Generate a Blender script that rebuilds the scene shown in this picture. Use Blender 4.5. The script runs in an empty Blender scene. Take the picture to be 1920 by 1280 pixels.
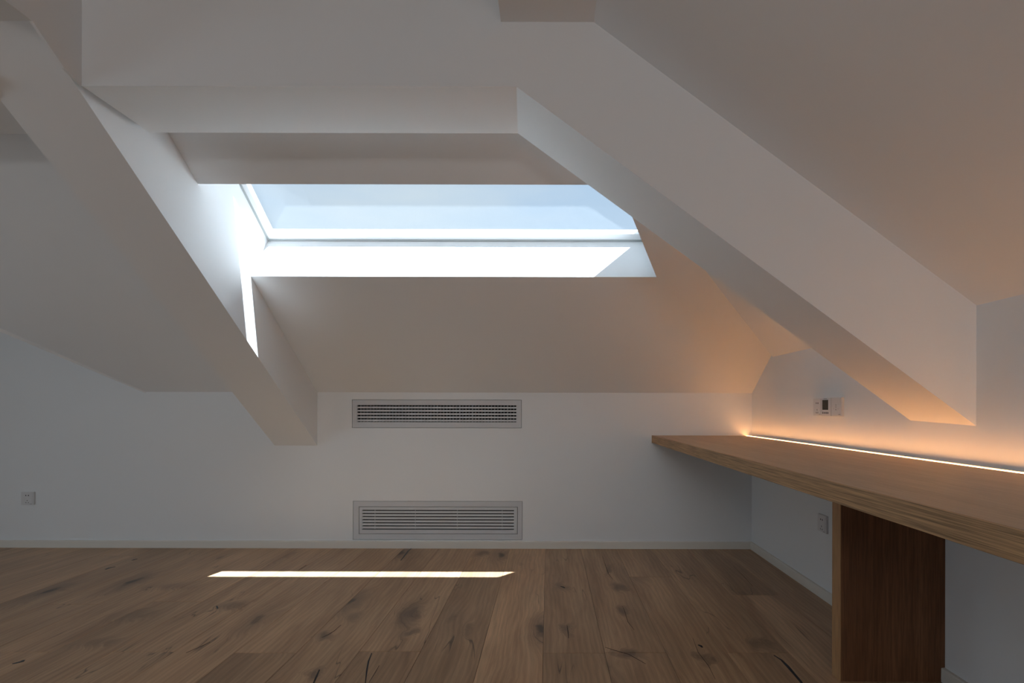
import bpy, bmesh, math, random
from mathutils import Vector, Matrix
random.seed(7)
C = bpy.context.scene.collection
sc = bpy.context.scene

# ---------------------------------------------------------------- camera, world, sun, large lights, exposure
K = 0.00352            # one layout unit in metres; the eye stands 261.5 units above the floor
EYE = 261.5
def W(x, d, u): return Vector((x*K, d*K, (u+EYE)*K))   # x to the right, d away from the eye, u above eye level

cam_d = bpy.data.cameras.new('camera'); cam = bpy.data.objects.new('camera', cam_d); C.objects.link(cam)
cam.location = (0, 0, EYE*K)
ROLL = math.radians(0.12)
cam.rotation_euler = (Matrix.Rotation(math.pi/2, 4, 'X') @ Matrix.Rotation(ROLL, 4, 'Z')).to_euler()
cam_d.sensor_width = 36; cam_d.lens = 36*1000/1920
cam_d.shift_x = -68/1920; cam_d.shift_y = 126/1920
cam_d.clip_start = 0.02
sc.camera = cam

sc.view_settings.view_transform = 'Standard'; sc.view_settings.look = 'None'
sc.view_settings.gamma = 1; sc.view_settings.use_curve_mapping = False
sc.view_settings.exposure = 0.32

w = bpy.data.worlds.new('sky'); sc.world = w; w.use_nodes = True
nt = w.node_tree; nt.nodes.clear()
def wn(t, **k):
    n = nt.nodes.new(t)
    for a, b in k.items(): setattr(n, a, b)
    return n
out = wn('ShaderNodeOutputWorld'); bg = wn('ShaderNodeBackground')
tc = wn('ShaderNodeTexCoord'); sep = wn('ShaderNodeSeparateXYZ')
nt.links.new(tc.outputs['Generated'], sep.inputs[0])
mp = wn('ShaderNodeMapping'); mp.inputs['Scale'].default_value = (1.0, 1.6, 4.0)
nt.links.new(tc.outputs['Generated'], mp.inputs[0])
ns = wn('ShaderNodeTexNoise'); ns.inputs['Scale'].default_value = 1.9; ns.inputs['Detail'].default_value = 5
nt.links.new(mp.outputs[0], ns.inputs[0])
cr = wn('ShaderNodeValToRGB'); cr.color_ramp.elements[0].position = 0.38; cr.color_ramp.elements[1].position = 0.62
cr.color_ramp.elements[0].color = (0.50, 0.69, 0.93, 1); cr.color_ramp.elements[1].color = (0.72, 0.83, 0.93, 1)
nt.links.new(ns.outputs['Fac'], cr.inputs[0])
hz = wn('ShaderNodeValToRGB'); hz.color_ramp.elements[0].position = 0.0; hz.color_ramp.elements[1].position = 0.5
hz.color_ramp.elements[0].color = (1, 1, 1, 1); hz.color_ramp.elements[1].color = (0, 0, 0, 1)
nt.links.new(sep.outputs[2], hz.inputs[0])
mx = wn('ShaderNodeMix', data_type='RGBA')
nt.links.new(hz.outputs[0], mx.inputs[0]); nt.links.new(cr.outputs[0], mx.inputs[6]); mx.inputs[7].default_value = (0.74, 0.84, 0.92, 1)
nt.links.new(mx.outputs[2], bg.inputs[0]); bg.inputs[1].default_value = 0.76
nt.links.new(bg.outputs[0], out.inputs[0])

sun_d = bpy.data.lights.new('sun', 'SUN'); sun = bpy.data.objects.new('sun', sun_d); C.objects.link(sun)
sun_d.energy = 21.0; sun_d.angle = math.radians(0.5); sun_d.color = (0.85, 0.935, 1.0)
sun.rotation_euler = Vector((-0.265, 0.174, -1)).to_track_quat('-Z', 'Y').to_euler()
sun.location = (1, -0.5, 6)

def area(name, loc, direction, sx, sy, energy, col):
    d = bpy.data.lights.new(name, 'AREA'); d.shape = 'RECTANGLE'; d.size = sx; d.size_y = sy
    d.energy = energy; d.color = col
    o = bpy.data.objects.new(name, d); C.objects.link(o); o.location = loc
    o.rotation_euler = Vector(direction).to_track_quat('-Z', 'Z').to_euler()
    return o
# added fill lights, set at made-up windows behind the camera and on the left
area('rear_fill_light', (-0.18, -4.05, 1.62), (0, 1, -0.05), 1.35, 0.42, 22, (0.97, 0.98, 1.0))
area('left_fill_light', (-4.75, 0.6, 0.95), (1, 0, 0), 1.6, 1.1, 9.5, (0.62, 0.83, 1.0))

# ---------------------------------------------------------------- helpers
def link(name, bm, mat, parent=None, structure=False, kind=None):
    me = bpy.data.meshes.new(name); bm.normal_update(); bm.to_mesh(me); bm.free()
    me.materials.append(mat)
    o = bpy.data.objects.new(name, me); C.objects.link(o)
    if parent is not None:
        o.parent = parent
        o.matrix_parent_inverse = Matrix.Identity(4)
    if structure: o['kind'] = 'structure'
    if kind: o['kind'] = kind
    return o
def shift(o, p):               # put the object's own origin at p without moving it
    o.data.transform(Matrix.Translation(-Vector(p))); o.location = Vector(o.location) + Vector(p); return o
def box(bm, lo, hi, off=Vector((0, 0, 0))):
    x0, y0, z0 = Vector(lo)-off; x1, y1, z1 = Vector(hi)-off
    v = [bm.verts.new(p) for p in ((x0,y0,z0),(x1,y0,z0),(x1,y1,z0),(x0,y1,z0),(x0,y0,z1),(x1,y0,z1),(x1,y1,z1),(x0,y1,z1))]
    for f in ((0,3,2,1),(4,5,6,7),(0,1,5,4),(1,2,6,5),(2,3,7,6),(3,0,4,7)): bm.faces.new([v[i] for i in f])
def ubox(bm, x0, x1, d0, d1, u0, u1, off=Vector((0,0,0))):
    box(bm, W(min(x0,x1), min(d0,d1), min(u0,u1)), W(max(x0,x1), max(d0,d1), max(u0,u1)), off)
def loft(bm, A, B):            # closed prism between two rings with the same number of points
    a = [bm.verts.new(p) for p in A]; b = [bm.verts.new(p) for p in B]; n = len(a)
    bm.faces.new(a[::-1]); bm.faces.new(b)
    for i in range(n): bm.faces.new((a[i], a[(i+1) % n], b[(i+1) % n], b[i]))
def fix(bm): bmesh.ops.recalc_face_normals(bm, faces=bm.faces[:]); return bm
def bevel(bm, w, seg=2):
    bmesh.ops.bevel(bm, geom=bm.edges[:], offset=w, segments=seg, affect='EDGES', profile=0.6); return bm
def empty(name, label, cat, loc, group=None):
    o = bpy.data.objects.new(name, None); C.objects.link(o); o.location = loc; o.empty_display_size = .1
    o['label'] = label; o['category'] = cat
    if group: o['group'] = group
    return o

# ---------------------------------------------------------------- materials
def mat(name):
    m = bpy.data.materials.new(name); m.use_nodes = True; t = m.node_tree
    return m, t, t.nodes['Principled BSDF']
def nd(t, ty, ins=None, **k):
    n = t.nodes.new(ty)
    for a, b in k.items(): setattr(n, a, b)
    for a, b in (ins or {}).items():
        if isinstance(b, bpy.types.NodeSocket): t.links.new(b, n.inputs[a])
        else: n.inputs[a].default_value = b
    return n
def paint(name, col, rough=0.85, bump=0.02, scale=180, var=0.015):
    m, t, b = mat(name)
    tcn = nd(t, 'ShaderNodeTexCoord')
    n1 = nd(t, 'ShaderNodeTexNoise', {'Vector': tcn.outputs['Object'], 'Scale': 2.5, 'Detail': 3.0})
    mr = nd(t, 'ShaderNodeMapRange', {'Value': n1.outputs['Fac'], 'To Min': 1-var, 'To Max': 1+var})
    vm = nd(t, 'ShaderNodeVectorMath', {0: col[:3], 'Scale': mr.outputs[0]}, operation='SCALE')
    t.links.new(vm.outputs[0], b.inputs['Base Color'])
    n2 = nd(t, 'ShaderNodeTexNoise', {'Vector': tcn.outputs['Object'], 'Scale': float(scale), 'Detail': 2.0})
    bp = nd(t, 'ShaderNodeBump', {'Height': n2.outputs['Fac'], 'Strength': bump, 'Distance': 0.002})
    t.links.new(bp.outputs[0], b.inputs['Normal'])
    b.inputs['Roughness'].default_value = rough
    b.inputs['Specular IOR Level'].default_value = 0.25
    return m
M_WALL = paint('wall_paint', (0.855, 0.865, 0.87))
M_CEIL = paint('ceiling_paint', (0.855, 0.86, 0.865))
M_BASE = paint('baseboard_paint', (0.80, 0.76, 0.69), 0.5)
M_VENT = paint('vent_enamel', (0.66, 0.67, 0.69), 0.45, 0.0)
M_VANE = paint('vent_enamel_shaded', (0.40, 0.41, 0.43), 0.5, 0.0)  # darker copy of the vent enamel, recess shade put into the colour
M_DARK = paint('duct_black', (0.012, 0.012, 0.013), 0.8)
M_PLAST = paint('white_plastic', (0.74, 0.73, 0.73), 0.3, 0.0)
M_SLOT = paint('slot_black', (0.02, 0.02, 0.02), 0.5, 0.0)
M_SCREEN = paint('lcd_screen', (0.045, 0.042, 0.032), 0.25, 0.0)
M_MARK = paint('grey_print', (0.16, 0.16, 0.16), 0.5, 0.0)
M_FRAME = paint('window_frame_paint', (0.84, 0.85, 0.86), 0.4, 0.0)
M_SHADOW_GAP = paint('shadow_gap_grey', (0.45, 0.47, 0.47), 0.7, 0.0)  # grey tone stands for the shade in the frame groove
M_CRACK = paint('grain_check', (0.07, 0.042, 0.03), 0.6, 0.0)
M_FILL = paint('dark_knot_filler', (0.012, 0.012, 0.018), 0.25, 0.0)

def glass():
    m, t, b = mat('clear_glass'); t.nodes.remove(b)
    tr = nd(t, 'ShaderNodeBsdfTransparent', {'Color': (0.95, 0.975, 0.985, 1)})
    gl = nd(t, 'ShaderNodeBsdfGlossy', {'Roughness': 0.0, 'Color': (1, 1, 1, 1)})
    geo = nd(t, 'ShaderNodeNewGeometry')
    ior = nd(t, 'ShaderNodeMapRange', {'Value': geo.outputs['Backfacing'], 'To Min': 1.27, 'To Max': 1/1.27})   # straight-through pane: no total reflection inside
    fr = nd(t, 'ShaderNodeFresnel', {'IOR': ior.outputs[0]})
    ms = nd(t, 'ShaderNodeMixShader', {0: fr.outputs[0], 1: tr.outputs[0], 2: gl.outputs[0]})
    t.links.new(ms.outputs[0], t.nodes['Material Output'].inputs[0]); return m
M_GLASS = glass()

KNOTS = [(775, 1150, .10, .22, 1.0), (768, 1185, .05, .10, .8), (905, 1038, .08, .12, .8), (1054, 1100, .05, .10, .8), (1160, 1098, .06, .10, .7), (1140, 1068, .03, .16, .8),
         (1168, 1142, .05, .10, .8), (1175, 1226, .09, .08, .9), (1422, 1206, .08, .10, .6), (612, 1192, .07, .07, .9), (440, 1135, .12, .10, .6), (880, 1185, .07, .12, .45),
         (1065, 1180, .03, .10, .8), (250, 1155, .16, .12, .5), (320, 1100, .2, .12, .4), (595, 1262, .04, .08, .9), (1320, 1235, .04, .12, .6), (660, 1160, .06, .10, .5), (180, 1205, .1, .08, .5)]
def floor_oak():
    m, t, b = mat('smoked_oak_planks')
    L = lambda *a: t.links.new(*a)
    tcn = nd(t, 'ShaderNodeTexCoord'); oi = nd(t, 'ShaderNodeObjectInfo')
    off = nd(t, 'ShaderNodeCombineXYZ', {0: nd(t, 'ShaderNodeMath', {0: oi.outputs['Random'], 1: 91.7}, operation='MULTIPLY').outputs[0],
                                         1: nd(t, 'ShaderNodeMath', {0: oi.outputs['Random'], 1: 57.3}, operation='MULTIPLY').outputs[0]})
    P = nd(t, 'ShaderNodeVectorMath', {0: tcn.outputs['Object'], 1: off.outputs[0]}, operation='ADD').outputs[0]
    # knots: sparse cells stretched along the board
    kp = nd(t, 'ShaderNodeVectorMath', {0: P, 1: (1.0, 0.36, 0.0)}, operation='MULTIPLY').outputs[0]
    wob = nd(t, 'ShaderNodeTexNoise', {'Vector': P, 'Scale': 9.0, 'Detail': 3.0})
    kp2 = nd(t, 'ShaderNodeVectorMath', {0: kp, 1: nd(t, 'ShaderNodeVectorMath', {0: wob.outputs['Color'], 'Scale': 0.05}, operation='SCALE').outputs[0]}, operation='ADD').outputs[0]
    vor = nd(t, 'ShaderNodeTexVoronoi', {'Vector': kp2, 'Scale': 3.1, 'Randomness': 1.0}, voronoi_dimensions='2D')
    sepc = nd(t, 'ShaderNodeSeparateColor', {0: vor.outputs['Color']})
    has = nd(t, 'ShaderNodeMapRange', {'Value': sepc.outputs[0], 'From Min': 0.45, 'From Max': 0.8})
    halo = nd(t, 'ShaderNodeMapRange', {'Value': vor.outputs['Distance'], 'From Min': 0.0, 'From Max': 0.34, 'To Min': 1.0, 'To Max': 0.0}, interpolation_type='SMOOTHERSTEP')
    knot = nd(t, 'ShaderNodeMath', {0: halo.outputs[0], 1: has.outputs[0]}, operation='MULTIPLY')
    core = nd(t, 'ShaderNodeMapRange', {'Value': vor.outputs['Distance'], 'From Min': 0.02, 'From Max': 0.085, 'To Min': 1.0, 'To Max': 0.0}, interpolation_type='SMOOTHSTEP')
    core2 = nd(t, 'ShaderNodeMath', {0: core.outputs[0], 1: has.outputs[0]}, operation='MULTIPLY')
    # the large smoky knots of this floor, where they lie
    geo = nd(t, 'ShaderNodeNewGeometry'); big = None
    wob2 = nd(t, 'ShaderNodeTexNoise', {'Vector': nd(t, 'ShaderNodeVectorMath', {0: geo.outputs['Position'], 1: (1.0, 0.5, 1.0)}, operation='MULTIPLY').outputs[0], 'Scale': 12.0, 'Detail': 4.0})
    pw = nd(t, 'ShaderNodeVectorMath', {0: geo.outputs['Position'], 1: nd(t, 'ShaderNodeVectorMath', {0: wob2.outputs['Color'], 'Scale': 0.16}, operation='SCALE').outputs[0]}, operation='ADD').outputs[0]
    for px, py, rx, ry, st in KNOTS:
        cx = (px-1028)*EYE/(py-766)*K+.08; cy = 1000*EYE/(py-766)*K+.08
        dv = nd(t, 'ShaderNodeVectorMath', {0: pw, 1: (cx, cy, 0.0)}, operation='SUBTRACT').outputs[0]
        dm = nd(t, 'ShaderNodeVectorMath', {0: dv, 1: (1/rx, 1/ry, 0.0)}, operation='MULTIPLY').outputs[0]
        ll = nd(t, 'ShaderNodeVectorMath', {0: dm}, operation='LENGTH').outputs['Value']
        kk = nd(t, 'ShaderNodeMapRange', {'Value': ll, 'From Min': 0.0, 'From Max': 1.0, 'To Min': st, 'To Max': 0.0}, interpolation_type='SMOOTHERSTEP').outputs[0]
        big = kk if big is None else nd(t, 'ShaderNodeMath', {0: big, 1: kk}, operation='MAXIMUM').outputs[0]
    knot = nd(t, 'ShaderNodeMath', {0: nd(t, 'ShaderNodeMath', {0: knot.outputs[0], 1: 0.6}, operation='MULTIPLY').outputs[0], 1: big}, operation='MAXIMUM')
    # long figure
    warp = nd(t, 'ShaderNodeCombineXYZ', {0: nd(t, 'ShaderNodeMath', {0: knot.outputs[0], 1: 0.10}, operation='MULTIPLY').outputs[0]})
    gp = nd(t, 'ShaderNodeVectorMath', {0: P, 1: warp.outputs[0]}, operation='ADD').outputs[0]
    g1v = nd(t, 'ShaderNodeVectorMath', {0: gp, 1: (1.0, 0.13, 1.0)}, operation='MULTIPLY').outputs[0]
    g1 = nd(t, 'ShaderNodeTexNoise', {'Vector': g1v, 'Scale': 9.0, 'Detail': 5.0, 'Roughness': 0.55, 'Distortion': 1.0})
    g2v = nd(t, 'ShaderNodeVectorMath', {0: gp, 1: (1.0, 0.02, 1.0)}, operation='MULTIPLY').outputs[0]
    g2 = nd(t, 'ShaderNodeTexNoise', {'Vector': g2v, 'Scale': 210.0, 'Detail': 4.0, 'Roughness': 0.7})
    g3v = nd(t, 'ShaderNodeVectorMath', {0: gp, 1: (1.0, 0.16, 1.0)}, operation='MULTIPLY').outputs[0]
    g3 = nd(t, 'ShaderNodeTexNoise', {'Vector': g3v, 'Scale': 5.0, 'Detail': 2.0})
    rings = nd(t, 'ShaderNodeTexWave', {'Vector': g3v, 'Scale': 14.0, 'Distortion': 9.0, 'Detail': 2.0, 'Detail Scale': 1.2}, wave_type='BANDS', bands_direction='X')
    ramp = nd(t, 'ShaderNodeValToRGB', {0: g1.outputs['Fac']})
    e = ramp.color_ramp.elements; e[0].position = 0.25; e[0].color = (0.37, 0.212, 0.115, 1); e[1].position = 0.75; e[1].color = (0.61, 0.385, 0.220, 1)
    m1 = nd(t, 'ShaderNodeMix', {0: 0.5, 6: ramp.outputs[0]}, data_type='RGBA', blend_type='MULTIPLY')
    fine = nd(t, 'ShaderNodeValToRGB', {0: g2.outputs['Fac']}); fe = fine.color_ramp.elements
    fe[0].position = 0.32; fe[0].color = (0.70, 0.68, 0.65, 1); fe[1].position = 0.6; fe[1].color = (1.12, 1.12, 1.12, 1)
    L(fine.outputs[0], m1.inputs[7])
    rr = nd(t, 'ShaderNodeMapRange', {'Value': rings.outputs['Fac'], 'To Min': 0.90, 'To Max': 1.05})
    m2 = nd(t, 'ShaderNodeVectorMath', {0: m1.outputs[2], 'Scale': rr.outputs[0]}, operation='SCALE')
    g3r = nd(t, 'ShaderNodeMapRange', {'Value': g3.outputs['Fac'], 'From Min': 0.3, 'From Max': 0.7, 'To Min': 0.86, 'To Max': 1.12})
    m3 = nd(t, 'ShaderNodeVectorMath', {0: m2.outputs[0], 'Scale': g3r.outputs[0]}, operation='SCALE')
    tone = nd(t, 'ShaderNodeMapRange', {'Value': oi.outputs['Random'], 'To Min': 0.80, 'To Max': 1.16})
    m4 = nd(t, 'ShaderNodeVectorMath', {0: m3.outputs[0], 'Scale': tone.outputs[0]}, operation='SCALE')
    m5 = nd(t, 'ShaderNodeMix', {0: nd(t, 'ShaderNodeMath', {0: knot.outputs[0], 1: 0.78}, operation='MULTIPLY').outputs[0], 6: m4.outputs[0], 7: (0.085, 0.055, 0.042, 1)}, data_type='RGBA')
    m6 = nd(t, 'ShaderNodeMix', {0: nd(t, 'ShaderNodeMath', {0: core2.outputs[0], 1: 0.8}, operation='MULTIPLY').outputs[0], 6: m5.outputs[2], 7: (0.03, 0.02, 0.018, 1)}, data_type='RGBA')
    # thin dark checks following the grain
    cv = nd(t, 'ShaderNodeVectorMath', {0: gp, 1: (1.0, 0.11, 1.0)}, operation='MULTIPLY').outputs[0]
    cn = nd(t, 'ShaderNodeTexNoise', {'Vector': cv, 'Scale': 7.0, 'Detail': 3.0, 'Distortion': 0.4})
    cd = nd(t, 'ShaderNodeMath', {0: cn.outputs['Fac'], 1: 0.5}, operation='SUBTRACT')
    ca = nd(t, 'ShaderNodeMath', {0: cd.outputs[0]}, operation='ABSOLUTE')
    cl = nd(t, 'ShaderNodeMapRange', {'Value': ca.outputs[0], 'From Min': 0.0, 'From Max': 0.006, 'To Min': 1.0, 'To Max': 0.0})
    gate = nd(t, 'ShaderNodeTexNoise', {'Vector': P, 'Scale': 2.3, 'Detail': 2.0})
    gr = nd(t, 'ShaderNodeMapRange', {'Value': gate.outputs['Fac'], 'From Min': 0.54, 'From Max': 0.62})
    cg = nd(t, 'ShaderNodeMath', {0: cl.outputs[0], 1: gr.outputs[0]}, operation='MULTIPLY')
    m7 = nd(t, 'ShaderNodeMix', {0: nd(t, 'ShaderNodeMath', {0: cg.outputs[0], 1: 0.75}, operation='MULTIPLY').outputs[0], 6: m6.outputs[2], 7: (0.045, 0.028, 0.02, 1)}, data_type='RGBA')
    L(m7.outputs[2], b.inputs['Base Color'])
    bp = nd(t, 'ShaderNodeBump', {'Height': g2.outputs['Fac'], 'Strength': 0.25, 'Distance': 0.0006}); L(bp.outputs[0], b.inputs['Normal'])
    rg = nd(t, 'ShaderNodeMapRange', {'Value': g2.outputs['Fac'], 'To Min': 0.30, 'To Max': 0.46}); L(rg.outputs[0], b.inputs['Roughness'])
    b.inputs['Specular IOR Level'].default_value = 0.4
    return m
M_FLOOR = floor_oak()

def desk_oak(name, dark, light, axis=1, fine=260.0, rough=0.55, contrast=(0.72, 1.12), stretch=0.035):
    m, t, b = mat(name)
    tcn = nd(t, 'ShaderNodeTexCoord')
    s = [1.0, 1.0, 1.0]; s[axis] = stretch
    v = nd(t, 'ShaderNodeVectorMath', {0: tcn.outputs['Object'], 1: tuple(s)}, operation='MULTIPLY').outputs[0]
    a = nd(t, 'ShaderNodeTexNoise', {'Vector': v, 'Scale': 14.0, 'Detail': 5.0, 'Roughness': 0.6, 'Distortion': 0.3})
    f = nd(t, 'ShaderNodeTexNoise', {'Vector': v, 'Scale': fine, 'Detail': 3.0, 'Roughness': 0.65})
    r = nd(t, 'ShaderNodeValToRGB', {0: a.outputs['Fac']}); e = r.color_ramp.elements
    e[0].position = 0.3; e[0].color = (*dark, 1); e[1].position = 0.7; e[1].color = (*light, 1)
    mr = nd(t, 'ShaderNodeMapRange', {'Value': f.outputs['Fac'], 'From Min': 0.35, 'From Max': 0.62, 'To Min': contrast[0], 'To Max': contrast[1]})
    vm = nd(t, 'ShaderNodeVectorMath', {0: r.outputs[0], 'Scale': mr.outputs[0]}, operation='SCALE')
    t.links.new(vm.outputs[0], b.inputs['Base Color'])
    bp = nd(t, 'ShaderNodeBump', {'Height': f.outputs['Fac'], 'Strength': 0.35, 'Distance': 0.0008}); t.links.new(bp.outputs[0], b.inputs['Normal'])
    b.inputs['Roughness'].default_value = rough; b.inputs['Specular IOR Level'].default_value = 0.35
    return m
M_TOP = desk_oak('worktop_oak', (0.46, 0.305, 0.19), (0.56, 0.385, 0.25), 1, 200.0, 0.5, (0.88, 1.06))
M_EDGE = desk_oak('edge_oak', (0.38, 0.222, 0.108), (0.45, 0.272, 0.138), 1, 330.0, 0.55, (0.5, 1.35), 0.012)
M_LEGEDGE = desk_oak('leg_edge_oak_lit', (0.40, 0.225, 0.105), (0.50, 0.29, 0.14), 2, 260.0, 0.55, (0.75, 1.12))  # lighter copy of the leg wood, skylight on this side put into the colour
M_LEG = desk_oak('leg_oak_shaded', (0.15, 0.062, 0.026), (0.23, 0.105, 0.048), 2, 240.0, 0.6)  # darker copy, shade on the front face put into the colour

# ---------------------------------------------------------------- room shell
RS = 0.72                                   # roof pitch rising from the back wall towards the camera
TH = math.atan(RS); SN, CS = math.sin(TH), math.cos(TH)
EAVE = 30.0
def PM(x, t, n=0.0): return W(x, 1000-t+n*SN, EAVE+RS*t+n*CS)      # a point n above the main slope
NT = 84.0                                   # slab thickness
def slab(bm, pts, n0=0.0, n1=NT): loft(bm, [PM(x, t, n0) for x, t in pts], [PM(x, t, n1) for x, t in pts])
R2, R2S = 89.0, 0.70                        # right-hand slope behind the diagonal beam
def hip(t): return 382-(EAVE+RS*t-R2)/R2S   # x where main slope meets right slope
t0h = (R2-EAVE)/RS

# vents in the back wall (front openings)
V1 = (660-1028, 978-1028, 766-802.5, 766-749.5)      # x0,x1,u0,u1
V2 = (662-1028, 980-1028, 766-1012.5, 766-939.5)
bm = bmesh.new()
xs = sorted({-1400, V1[0], V2[0], V1[1], V2[1], 384, -760}); us = sorted({-266, V1[2], V1[3], V2[2], V2[3], 60})
for i in range(len(xs)-1):
    for j in range(len(us)-1):
        cx = (xs[i]+xs[i+1])/2; cu = (us[j]+us[j+1])/2
        if any(v[0] < cx < v[1] and v[2] < cu < v[3] for v in (V1, V2)): continue
        ubox(bm, xs[i], xs[i+1], 1000, 1040, us[j], us[j+1])
loft(bm, [W(-760, 1000, 60), W(-1400, 1000, 60), W(-1400, 1000, 560), W(-760, 1000, 99)],
         [W(-760, 1040, 60), W(-1400, 1040, 60), W(-1400, 1040, 560), W(-760, 1040, 99)])
bmesh.ops.remove_doubles(bm, verts=bm.verts[:], dist=1e-5)
seen = {}
for f in bm.faces[:]:
    k_ = tuple(sorted(v.index for v in f.verts)); 
bm.verts.index_update()
for f in bm.faces[:]:
    k_ = tuple(sorted(v.index for v in f.verts)); seen.setdefault(k_, []).append(f)
bmesh.ops.delete(bm, geom=[f for fs in seen.values() if len(fs) > 1 for f in fs], context='FACES_ONLY')
link('wall_back', fix(bm), M_WALL, structure=True)

bm = bmesh.new(); ubox(bm, 382, 424, -1200, 1040, -266, 130)
link('wall_right', fix(bm), M_WALL, structure=True)
# left and rear walls, each with an opening added for a fill light
def holed_wall(name, cells, m=M_WALL):
    bm = bmesh.new()
    for c in cells: ubox(bm, *c)
    return link(name, fix(bm), m, structure=True)
holed_wall('wall_left', [(-1440,-1400,-1200,-60,-266,560), (-1440,-1400,400,1040,-266,560), (-1440,-1400,-60,400,-266,-145), (-1440,-1400,-60,400,165,560)])
holed_wall('wall_rear', [(-1440,-255,-1240,-1200,-266,700), (150,424,-1240,-1200,-266,700), (-255,150,-1240,-1200,-266,135), (-255,150,-1240,-1200,264,700)])

# main slope, in front of the back wall, pierced by the skylight
TB, TT = 224.5, 342.0
XL = -433.0
XR0, XR1 = 157.0, 157-50*(TT-TB)/84.0
ceil_pts = []
bm = bmesh.new()
slab(bm, [(-473, -14), (382+22, -14), (382+22, 0), (382, 0), (382, t0h), (hip(TB), TB), (-473, TB)][:1] + [(392, -14), (392, t0h), (hip(TB), TB), (-473, TB)])
slab(bm, [(XR0, TB), (hip(TB), TB), (hip(TT), TT), (XR1, TT)])
TE = 480
slab(bm, [(-473, TT), (hip(TT), TT), (hip(TE), TE), (-473, TE)])
link('ceiling', fix(bm), M_CEIL, structure=True)
bm = bmesh.new()       # the same slope in the bay left of the rafter, ending on a valley at 45 degrees
slab(bm, [(-473, -14), (-760+14, -14), (-760-TE, TE), (-473, TE)])
link('ceiling', fix(bm), M_CEIL, structure=True)
# right-hand slope behind the diagonal beam
bm = bmesh.new()
def pr(x, d, n=0.0, b=R2, s=R2S): return W(x, d, b+s*(382-x)+n)
ring = [(392, 1000-t0h+0), (hip(TB), 1000-TB), (hip(TE), 1000-TE), (392, 1000-TE)]
loft(bm, [pr(x, d) for x, d in ring], [pr(x, d, 100) for x, d in ring])
link('ceiling', fix(bm), M_CEIL, structure=True)
# right-hand slope on the camera's side of the beam
bm = bmesh.new(); R1, R1S = 93.0, 0.7367
ring = [(394, 480), (40, 480), (40, -1210), (394, -1210)]
loft(bm, [pr(x, d, 0, R1, R1S) for x, d in ring], [pr(x, d, 100, R1, R1S) for x, d in ring])
link('ceiling', fix(bm), M_CEIL, structure=True)
# left valley slope
bm = bmesh.new()
ring = [(-760, 1010), (-1430, 1010), (-1430, 470), (-1260, 500), (-760-14, 1000+0)]
ring = [(-740, 1015), (-1430, 1015), (-1430, 500), (-1240, 500)]
loft(bm, [W(x, d, 31+.72*(-760-x)) for x, d in ring], [W(x, d, 130+.72*(-760-x)) for x, d in ring])
link('ceiling', fix(bm), M_CEIL, structure=True)
# flat ceilings in front: low one on the left, raised one in the middle
bm = bmesh.new(); ubox(bm, -1430, -431, -1210, 447, 324, 420); link('ceiling', fix(bm), M_CEIL, structure=True)
bm = bmesh.new(); ubox(bm, -440, 45, -1210, 480, 470, 520); link('ceiling', fix(bm), M_CEIL, structure=True)
# ridge soffit box running towards the camera
bm = bmesh.new(); ubox(bm, -43, 41, -1210, 478, 345, 480); link('ridge_beam', fix(bm), M_CEIL, structure=True)
# side panel rising over the left rafter
bm = bmesh.new()
prof = [(476.5, 287.5), (459, 292), (430.5, 312), (-1210, 312), (-1210, 480), (476.5, 480)]
loft(bm, [W(-419.5, d, u) for d, u in prof], [W(-417, d, u) for d, u in prof])
link('wall_upper', fix(bm), M_CEIL, structure=True)
# cross beam with its diagonal run to the right wall
DF, DB = 476.0, 562.6
bm = bmesh.new()
def both(pts): loft(bm, [W(x, DF, u) for x, u in pts], [W(x2, DB, u2) for x2, u2 in ptsb])
front = [(-433, 305), (-417, 287.2), (-29.0, 287.2), (384, -16.0), (384, 105), (40.5, 358), (-43, 480), (-433, 480)]
ptsb = [(-433, 301), (-420.8, 290.3), (-32.6, 290.3), (384, -13.0), (384, 105), (40.5, 358), (-43, 480), (-433, 480)]
both(front)
cb_ = link('cross_beam', fix(bm), M_CEIL, structure=True)
bm = bmesh.new()
front = [(-1430, 287.2), (-512, 287.2), (-512, 480), (-1430, 480)]; ptsb = [(-1430, 288.6), (-512, 288.6), (-512, 480), (-1430, 480)]
both(front)
link('cross_beam', fix(bm), M_CEIL, structure=True)
# rafter left of the skylight
bm = bmesh.new()
BU, BS = -70.0, 0.713
def topn(d):            # just under the slab's outer face
    return EAVE + RS*(1000-d) + NT/CS - 1
prof = [(1006, BU-4.3+0), (1000, BU), (447, BU+BS*553), (430, BU+BS*553), (430, topn(430)), (1006, topn(1006))]
prof[0] = (1006, BU)
loft(bm, [W(-513, d, u) for d, u in prof], [W(-433, d, u) for d, u in prof])
link('rafter_beam', fix(bm), M_CEIL, structure=True)
# low wing closing the gap between flat ceiling and the left cross beam
bm = bmesh.new(); ubox(bm, -1430, -512, 447, 480, 324, 420); link('ceiling', fix(bm), M_CEIL, structure=True)

# ---------------------------------------------------------------- skylight
win = bpy.data.objects.new('window_1', None); C.objects.link(win); win.location = PM(-140, 283, NT); win['kind'] = 'structure'
WL = Vector(win.location)
FW = 11.5
xs_d = -50/84.0
def xr(t): return XR0+xs_d*(t-TB)
O = [(XL, TB), (xr(TB), TB), (xr(TT), TT), (XL, TT)]
ln = math.hypot(1, xs_d)
def xri(t): return xr(t)-10*ln
I = [(XL+10, TB+FW), (xri(TB+FW), TB+FW), (xri(TT-FW), TT-FW), (XL+10, TT-FW)]
def shr(P_, g): # shrink ring to leave a groove
    return P_
for k in range(4):
    a, b_, c, d_ = O[k], O[(k+1) % 4], I[(k+1) % 4], I[k]
    bm = bmesh.new()
    q = [a, b_, c, d_]
    loft(bm, [PM(x, t, 81.5)-WL for x, t in q], [PM(x, t, 92)-WL for x, t in q])
    link('window_frame', fix(bm), M_FRAME, win)
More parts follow.
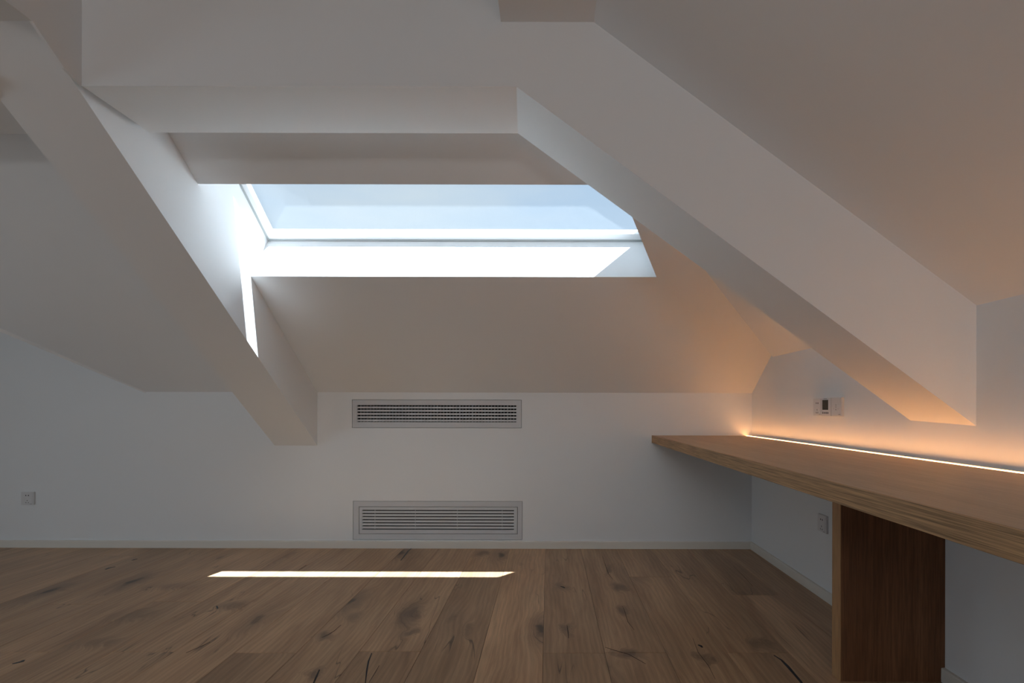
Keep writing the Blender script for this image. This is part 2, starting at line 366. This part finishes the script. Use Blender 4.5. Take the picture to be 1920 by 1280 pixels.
# grey strip painted as the shade in the groove between reveal and frame
g = 3.2
G = [(XL+g, TB+g), (xr(TB+g)-g*ln, TB+g), (xr(TT-g)-g*ln, TT-g), (XL+g, TT-g)]
for k in range(4):
    a, b_, c, d_ = O[k], O[(k+1) % 4], G[(k+1) % 4], G[k]
    bm = bmesh.new(); q = [a, b_, c, d_]
    loft(bm, [PM(x, t, 80.9)-WL for x, t in q], [PM(x, t, 81.6)-WL for x, t in q])
    link('shadow_gap_strip', fix(bm), M_SHADOW_GAP, win)
bm = bmesh.new()
gl = [(XL+7, TB+FW-3), (xri(TB+FW-3)+3, TB+FW-3), (xri(TT-FW+3)+3, TT-FW+3), (XL+7, TT-FW+3)]
loft(bm, [PM(x, t, 86)-WL for x, t in gl], [PM(x, t, 88.0)-WL for x, t in gl])
link('window_pane', fix(bm), M_GLASS, win)

# side and rear windows outside the picture, added to hold the fill lights
def plain_window(name, lo, hi, axis):
    e = bpy.data.objects.new(name, None); C.objects.link(e); e['kind'] = 'structure'
    lo = Vector(lo); hi = Vector(hi); e.location = (lo+hi)/2; o = Vector(e.location)
    a = 1 if axis == 0 else 0; fw = 0.05
    bm = bmesh.new()
    l = lo.copy(); h = hi.copy(); h[a] = lo[a]+fw; box(bm, l, h, o)
    l = lo.copy(); h = hi.copy(); l[a] = hi[a]-fw; box(bm, l, h, o)
    l = lo.copy(); h = hi.copy(); h[2] = lo[2]+fw; l[a] += fw; h[a] -= fw; box(bm, l, h, o)
    l = lo.copy(); h = hi.copy(); l[2] = hi[2]-fw; l[a] += fw; h[a] -= fw; box(bm, l, h, o)
    link('window_frame', fix(bm), M_FRAME, e)
    bm = bmesh.new(); l = lo.copy(); h = hi.copy()
    for q in (a, 2): l[q] += fw; h[q] -= fw
    mid = (lo[axis]+hi[axis])/2; l[axis] = mid-.003; h[axis] = mid+.003
    box(bm, l, h, o); link('window_pane', fix(bm), M_GLASS, e)
plain_window('added_window_left', W(-1435, -60, -145), W(-1415, 400, 165), 0)
plain_window('added_window_rear', W(-255, -1235, 135), W(150, -1215, 264), 1)

# ---------------------------------------------------------------- floor with single planks
bm = bmesh.new(); ubox(bm, -1440, 424, -1240, 1040, -276, -EYE-4.2)
floor = link('floor', fix(bm), paint('subfloor', (0.05, 0.035, 0.025)), structure=True)
PW = 66.0
gap = 0.0011/K
def plank(x0, x1, d0, d1):
    c = W((x0+x1)/2, (d0+d1)/2, -EYE); bm = bmesh.new()
    hx = (x1-x0)/2*K-0.0004; hy = (d1-d0)/2*K-0.0005; ch = 0.0009; h = 0.0145
    lo = [(-hx,-hy,-h),(hx,-hy,-h),(hx,hy,-h),(-hx,hy,-h)]
    m_ = [(-hx,-hy,-ch),(hx,-hy,-ch),(hx,hy,-ch),(-hx,hy,-ch)]
    t_ = [(-hx+ch,-hy+ch,0),(hx-ch,-hy+ch,0),(hx-ch,hy-ch,0),(-hx+ch,hy-ch,0)]
    r = [[bm.verts.new(p) for p in q] for q in (lo, m_, t_)]
    bm.faces.new(r[0][::-1]); bm.faces.new(r[2])
    for a, b_ in ((0, 1), (1, 2)):
        for i in range(4): bm.faces.new((r[a][i], r[a][(i+1) % 4], r[b_][(i+1) % 4], r[b_][i]))
    o = link('plank', bm, M_FLOOR, floor); o.location = c; return o
joints = {0: [572, 1000, -30], 1: [803, 190]}
planks = []
x = -5-PW*22; col = 0
x0s = []
i0 = -22
for i in range(-22, 6):
    xa = -5+PW*i; xb = xa+PW
    xa = max(xa, -1400); xb = min(xb, 382)
    if i % 2 == 1: js = [1000, 571.5+(0 if i in (-3,) else random.uniform(-2, 2)), -30+random.uniform(-60, 60), -640, -1200]
    elif i == 0: js = [1000, 571, -40, -650, -1200]
    else: js = [1000, 800+random.uniform(-130, 150), 205+random.uniform(-60, 60), -400, -1000, -1200]
    if i == -3: js = [1000, 574, -30, -640, -1200]
    if i == -1: js = [1000, 330, -300, -900, -1200]
    if i == -2: js = [1000, 862, 250, -400, -1200]
    for a, b_ in zip(js[:-1], js[1:]): planks.append((plank(xa, xb, b_, a), xa, xb, b_, a))
# dark filled cracks and knots lying in the boards
def filler(pts, wd):         # pts: (px x, px y) seen on the floor converted to layout units
    P_ = [((x_-1028)*EYE/(y_-766), 1000*EYE/(y_-766)) for x_, y_ in pts]
    m0 = P_[len(P_)//2]
    host = next((p for p in planks if p[1] <= m0[0] < p[2] and p[3] <= m0[1] < p[4]), None)
    if host is None: return
    base = Vector(host[0].location); L_, R_ = [], []
    for k, p in enumerate(P_):
        a = P_[max(k-1, 0)]; b_ = P_[min(k+1, len(P_)-1)]
        dx, dy = b_[0]-a[0], b_[1]-a[1]; n = math.hypot(dx, dy) or 1
        ww = wd*(0.25+0.75*math.sin(math.pi*(k+.35)/(len(P_)-.3)))*(0.8+0.4*random.random())/2/K*0.001
        c_ = lambda v: min(max(v, host[1]+1), host[2]-1)
        L_.append((c_(p[0]-dy/n*ww), p[1]+dx/n*ww)); R_.append((c_(p[0]+dy/n*ww), p[1]-dx/n*ww))
    bm = bmesh.new()
    for s in range(len(P_)-1):
        q = [L_[s], R_[s], R_[s+1], L_[s+1]]
        bmv = [bm.verts.new(W(a_, b2, -EYE)-base+Vector((0, 0, 0.0006))) for a_, b2 in q]
        bml = [bm.verts.new(W(a_, b2, -EYE)-base+Vector((0, 0, -0.0012))) for a_, b2 in q]
        bm.faces.new(bmv); bm.faces.new(bml[::-1])
        for i in range(4): bm.faces.new((bmv[i], bml[i], bml[(i+1) % 4], bmv[(i+1) % 4]))
    o = link('knot_filler', fix(bm), M_FILL if wd > 5 else M_CRACK, host[0]); return o
filler([(1452,1227),(1466,1236),(1478,1248),(1490,1262),(1502,1276),(1512,1290)], 12)
filler([(774,1026.5),(766,1033),(760,1041),(752,1051)], 10)
filler([(198,1069),(206,1066),(217,1064)], 16)
filler([(248,1052),(253,1050),(258,1049)], 12)
filler([(24,1246),(34,1244),(42,1242),(46,1239)], 16)
filler([(1310,1208),(1315,1210),(1318,1213)], 10)
filler([(1052,1099),(1056,1100),(1060,1102)], 10)
filler([(698,1225),(692,1240),(689,1256),(686,1282)], 7)
filler([(712,1248),(704,1262),(693,1280)], 3)
filler([(604,1196),(617,1190),(628,1183),(640,1172)], 4)
filler([(1136,1213),(1155,1219),(1180,1226),(1212,1244)], 3)
filler([(407,1137),(409,1142)], 10)
filler([(1064,1172),(1066,1184),(1067,1196)], 4)
filler([(1168,1136),(1172,1145),(1178,1165),(1190,1180)], 2.5)
filler([(1130,1042),(1136,1060),(1142,1076),(1150,1086)], 3)
filler([(1375,1060),(1392,1076),(1412,1098)], 2.5)
filler([(1300,1196),(1310,1222),(1330,1248),(1342,1272)], 2)
filler([(600,1256),(594,1270),(588,1284)], 8)
filler([(395,1205),(350,1225)], 3)
filler([(575,1060),(566,1066),(560,1070)], 5)

# baseboards
def baseboard(name, ring_a, ring_b):
    bm = bmesh.new(); loft(bm, ring_a, ring_b); return link(name, fix(bm), M_BASE, structure=True)
f_ = [(0, -EYE), (4, -EYE), (4, -249.2), (3.2, -248), (0, -248)]
baseboard('baseboard_back', [W(-1400, 1000-a, u) for a, u in f_], [W(382, 1000-a, u) for a, u in f_])
baseboard('baseboard_right', [W(382-a, 996, u) for a, u in f_], [W(382-a, 527.2, u) for a, u in f_])
baseboard('baseboard_right', [W(382-a, 512.4, u) for a, u in f_], [W(382-a, -1200, u) for a, u in f_])

# ---------------------------------------------------------------- desk
DE = -420
desk = empty('desk', 'long wall-mounted oak desktop on one panel leg along the right wall', 'desk', W(330, 519, -EYE))
DO = Vector(desk.location)
bm = bmesh.new(); ubox(bm, 196, 368.5, DE, 1000, -63.3, -49.5, DO); bevel(bm, 0.0012, 1)
link('desktop', fix(bm), M_TOP, desk)
bm = bmesh.new(); ubox(bm, 194.0, 196.1, DE, 1000, -63.3, -49.5, DO); bevel(bm, 0.0008, 1)
o = link('edge_band', fix(bm), M_EDGE, desk); o['label'] = 'coarse-grained oak front edge'
bm = bmesh.new(); ubox(bm, 368.5, 382, DE, 1000, -63.3, -57, DO); link('back_rail', fix(bm), M_TOP, desk)
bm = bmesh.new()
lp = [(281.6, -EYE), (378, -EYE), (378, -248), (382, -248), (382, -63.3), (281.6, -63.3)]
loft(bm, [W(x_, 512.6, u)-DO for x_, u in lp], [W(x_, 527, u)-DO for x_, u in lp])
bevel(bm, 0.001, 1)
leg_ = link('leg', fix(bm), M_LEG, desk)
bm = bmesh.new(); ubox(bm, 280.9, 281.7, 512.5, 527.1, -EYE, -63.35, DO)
o = link('edge_band', fix(bm), M_LEGEDGE, leg_); o['label'] = 'oak edge strip of the panel leg, skylight painted into its lighter tone'

# LED strip in the slot between desk and wall
m, t, b = mat('warm_led'); b.inputs['Base Color'].default_value = (1, .8, .55, 1)
b.inputs['Emission Color'].default_value = (1.0, 0.47, 0.17, 1); b.inputs['Emission Strength'].default_value = 20.0; M_LED = m
m, t, b = mat('aluminium_channel'); b.inputs['Base Color'].default_value = (.55, .5, .45, 1); b.inputs['Metallic'].default_value = 0.6; b.inputs['Roughness'].default_value = 0.5; M_ALU = m
led = empty('led_strip', 'thin warm glowing light strip set along the back of the desk', 'light strip', W(371.5, 530, -57))
LO = Vector(led.location)
bm = bmesh.new(); ubox(bm, 369.0, 374.5, 200, 996, -57, -51.6, LO); ubox(bm, 372.0, 372.9, 200, 996, -51.6, -48.85, LO); link('channel', fix(bm), M_ALU, led)
bm = bmesh.new(); ubox(bm, 369.7, 371.7, 200, 996, -51.6, -49.33, LO); link('diffuser', fix(bm), M_LED, led)

# ---------------------------------------------------------------- air vents
def ring_part(name, x0, x1, u0, u1, wd, d0, d1, m, par, off):
    bm = bmesh.new()
    A0 = [(x0, u0), (x1, u0), (x1, u1), (x0, u1)]
    l, r, bt, tp = wd
    I0 = [(x0+l, u0+bt), (x1-r, u0+bt), (x1-r, u1-tp), (x0+l, u1-tp)]
    vf = [[bm.verts.new(W(x_, d_, u)-off) for x_, u in q] for d_ in (d0, d1) for q in (A0, I0)]
    for i in range(4):
        j = (i+1) % 4
        bm.faces.new((vf[0][i], vf[0][j], vf[1][j], vf[1][i])); bm.faces.new((vf[2][i], vf[3][i], vf[3][j], vf[2][j]))
        bm.faces.new((vf[0][i], vf[2][i], vf[2][j], vf[0][j])); bm.faces.new((vf[1][i], vf[1][j], vf[3][j], vf[3][i]))
    bmesh.ops.bevel(bm, geom=[e for e in bm.edges if all(abs(v.co.y-(d0*K-off.y)) < 1e-6 for v in e.verts)], offset=0.0012, segments=1, affect='EDGES')
    return link(name, fix(bm), m, par)
def mesh_copy(src, loc, par):
    o = src.copy(); C.objects.link(o); o.parent = par; o.location = loc; return o
def vent(label, V, op, nb, pitch, bh, vanes, mull, inner):
    x0, x1, u0, u1 = V
    e = empty('air_vent', label, 'vent', W((x0+x1)/2, 1000, (u0+u1)/2)); off = Vector(e.location)
    a0, a1, c0, c1 = op
    g = 0.55
    if inner is None:
        ring_part('frame', x0+g, x1-g, u0+g, u1-g, (a0-x0-g, x1-g-a1, c0-u0-g, u1-g-c1), 1000.4, 1006, M_VENT, e, off)
    else:
        i0, i1, k0, k1 = inner
        ring_part('frame', x0+g, x1-g, u0+g, u1-g, (i0-x0-g, x1-g-i1, k0-u0-g, u1-g-k1), 1000.4, 1006, M_VENT, e, off)
        ring_part('inner_frame', i0+.7, i1-.7, k0+.7, k1-.7, (a0-i0-.7, i1-.7-a1, c0-k0-.7, k1-.7-c1), 1000.9, 1006, M_VENT, e, off)
    # duct box behind: back and four sides in one dark open tray
    bm = bmesh.new()
    ubox(bm, x0+.2, x1-.2, 1036, 1040, u0+.2, u1-.2, off)
    for q in ((x0+.2, a0-1, u0+.2, u1-.2), (a1+1, x1-.2, u0+.2, u1-.2), (a0-1, a1+1, u0+.2, c0-1), (a0-1, a1+1, c1+1, u1-.2)):
        ubox(bm, q[0], q[1], 1007, 1036, q[2], q[3], off)
    link('duct', fix(bm), M_DARK, e)
    first = None
    for k in range(nb):
        uc = c1-(k+1)*pitch+bh/2+ (0 if inner is None else 0)
        loc = W((a0+a1)/2, 1001.5, uc)-off
        if first is None:
            bm = bmesh.new(); hx = (a1-a0)/2*K; h = bh/2*K
            # slim slanted blade: front nose high, tail low
            prf = [(0, -h), (0.0008, h), (0.003, h), (0.019, h-0.003), (0.019, h-0.0045), (0.004, h-0.003), (0.003, -h)]
            loft(bm, [(-hx, y_, z_) for y_, z_ in prf], [(hx, y_, z_) for y_, z_ in prf])
            first = link('blade', fix(bm), M_VENT, e); first.location = loc
        else: mesh_copy(first, loc, e)
    def upright(name, xs_, wd, da, db, m_):
        f1 = None
        for x_ in xs_:
            loc = W(x_, (da+db)/2, (c0+c1)/2)-off
            if f1 is None:
                bm = bmesh.new(); hx, hy, hz_ = wd/2*K, (db-da)/2*K, (c1-c0)/2*K
                box(bm, (-hx, -hy, -hz_), (hx, hy, hz_)); f1 = link(name, fix(bm), m_, e); f1.location = loc
            else: mesh_copy(f1, loc, e)
    if vanes: upright('vane', vanes, 1.2, 1008.5, 1018, M_VANE)
    upright('mullion', mull, 0.9, 1003.2, 1007, M_VANE)
vent('white supply grille high on the back wall with square-holed louvres', V1, (669.5-1028, 968-1028, 766-791.4, 766-759.9), 5, 6.05, 3.3,
     [670-1028+3+6.03*k for k in range(49)], [753-1028, 819-1028, 862-1028, 886-1028, 952-1028], None)
vent('white return grille with plain horizontal slats just above the baseboard', V2, (679-1028, 964-1028, 766-993.5, 766-956.6), 6, 5.83, 3.95,
     None, [702-1028, 778-1028, 857-1028, 941.5-1028], (673-1028, 971-1028, 766-1001.5, 766-950.2))

# ---------------------------------------------------------------- sockets and wall controls
def plate_mesh(w_, h_, t_, bev=0.0015):
    bm = bmesh.new(); box(bm, (-w_/2, -t_, -h_/2), (w_/2, 0, h_/2))
    bmesh.ops.bevel(bm, geom=[e for e in bm.edges if any(v.co.y < -t_/2 for v in e.verts)], offset=bev, segments=2, affect='EDGES'); return fix(bm)
def mark(name, par, x_, z_, wd, hg, y_, m_, rot=0.0, th=0.0006):
    bm = bmesh.new(); box(bm, (-wd/2, -th, -hg/2), (wd/2, 0.0004, hg/2))
    o = link(name, fix(bm), m_, par); o.location = (x_, y_, z_); o.rotation_euler = (0, rot, 0); return o
def socket_face(e, base_t, m_slot=M_SLOT):
    bm = plate_mesh(.0842, .0842, base_t); link('plate', bm, M_PLAST, e)
    bm = plate_mesh(.066, .078, .0012, .0006); o = link('insert', bm, M_PLAST, e); o.location = (0, -base_t, 0)
    y = -base_t-.0012
    for x_, r in ((-.0085, 0), (.0085, 0)): mark('slot', e, x_, .019, .0055, .007, y, m_slot, r)
    mark('slot', e, 0, -.014, .003, .0075, y, m_slot)
    mark('slot', e, -.0075, -.028, .0028, .0075, y, m_slot, -0.6)
    mark('slot', e, .0075, -.028, .0028, .0075, y, m_slot, 0.6)
    mark('marking', e, .024, -.036, .013, .0016, y, M_MARK)
s1 = empty('wall_socket', 'white square wall socket on the back wall at the far left', 'socket', W(-973.5, 1000, -169.5))
socket_face(s1, .0105)
s2 = empty('wall_socket', 'white wall socket under the desk, left of the panel leg', 'socket', W(382, 738.5, -158))
s2.rotation_euler = (0, 0, -math.pi/2); socket_face(s2, .0105)
s3 = empty('wall_socket', 'white wall socket above the desk, left of the thermostat', 'socket', W(382, 751.2, 3.2))
s3.rotation_euler = (0, 0, -math.pi/2); socket_face(s3, .0105)
th = empty('thermostat', 'white wall thermostat with dark screen and a row of small keys', 'thermostat', W(382, 726.0, 3.2))
th.rotation_euler = (0, 0, -math.pi/2)
link('body', plate_mesh(.086, .0865, .013), M_PLAST, th)
mark('screen', th, -.008, .010, .052, .0475, -.013, M_SCREEN, th=.0009)
for k in range(5): mark('button', th, -.032+.0122*k, -.0285, .0058, .008, -.013, M_SLOT)
mark('marking', th, -.008, .0395, .03, .002, -.013, M_MARK)
mark('marking', th, -.030, -.0205, .006, .0014, -.013, M_MARK)
cp = empty('control_panel', 'plain white control plate right of the thermostat above the desk', 'control panel', W(382, 700.8, 3.2))
cp.rotation_euler = (0, 0, -math.pi/2)
link('body', plate_mesh(.086, .0865, .0135), M_PLAST, cp)
link('face', plate_mesh(.078, .079, .0008, .0004), M_PLAST, cp).location = (0, -.0135, 0)
for z_, wd in ((.010, .005), (.003, .004), (-.004, .004), (-.013, .007)): mark('marking', cp, 0, z_, wd, .003, -.0143, M_MARK)
mark('marking', cp, -.018, -.009, .003, .0015, -.0143, M_MARK); mark('marking', cp, .018, -.009, .003, .0015, -.0143, M_MARK)
mark('marking', cp, .029, -.035, .015, .002, -.0143, M_MARK)
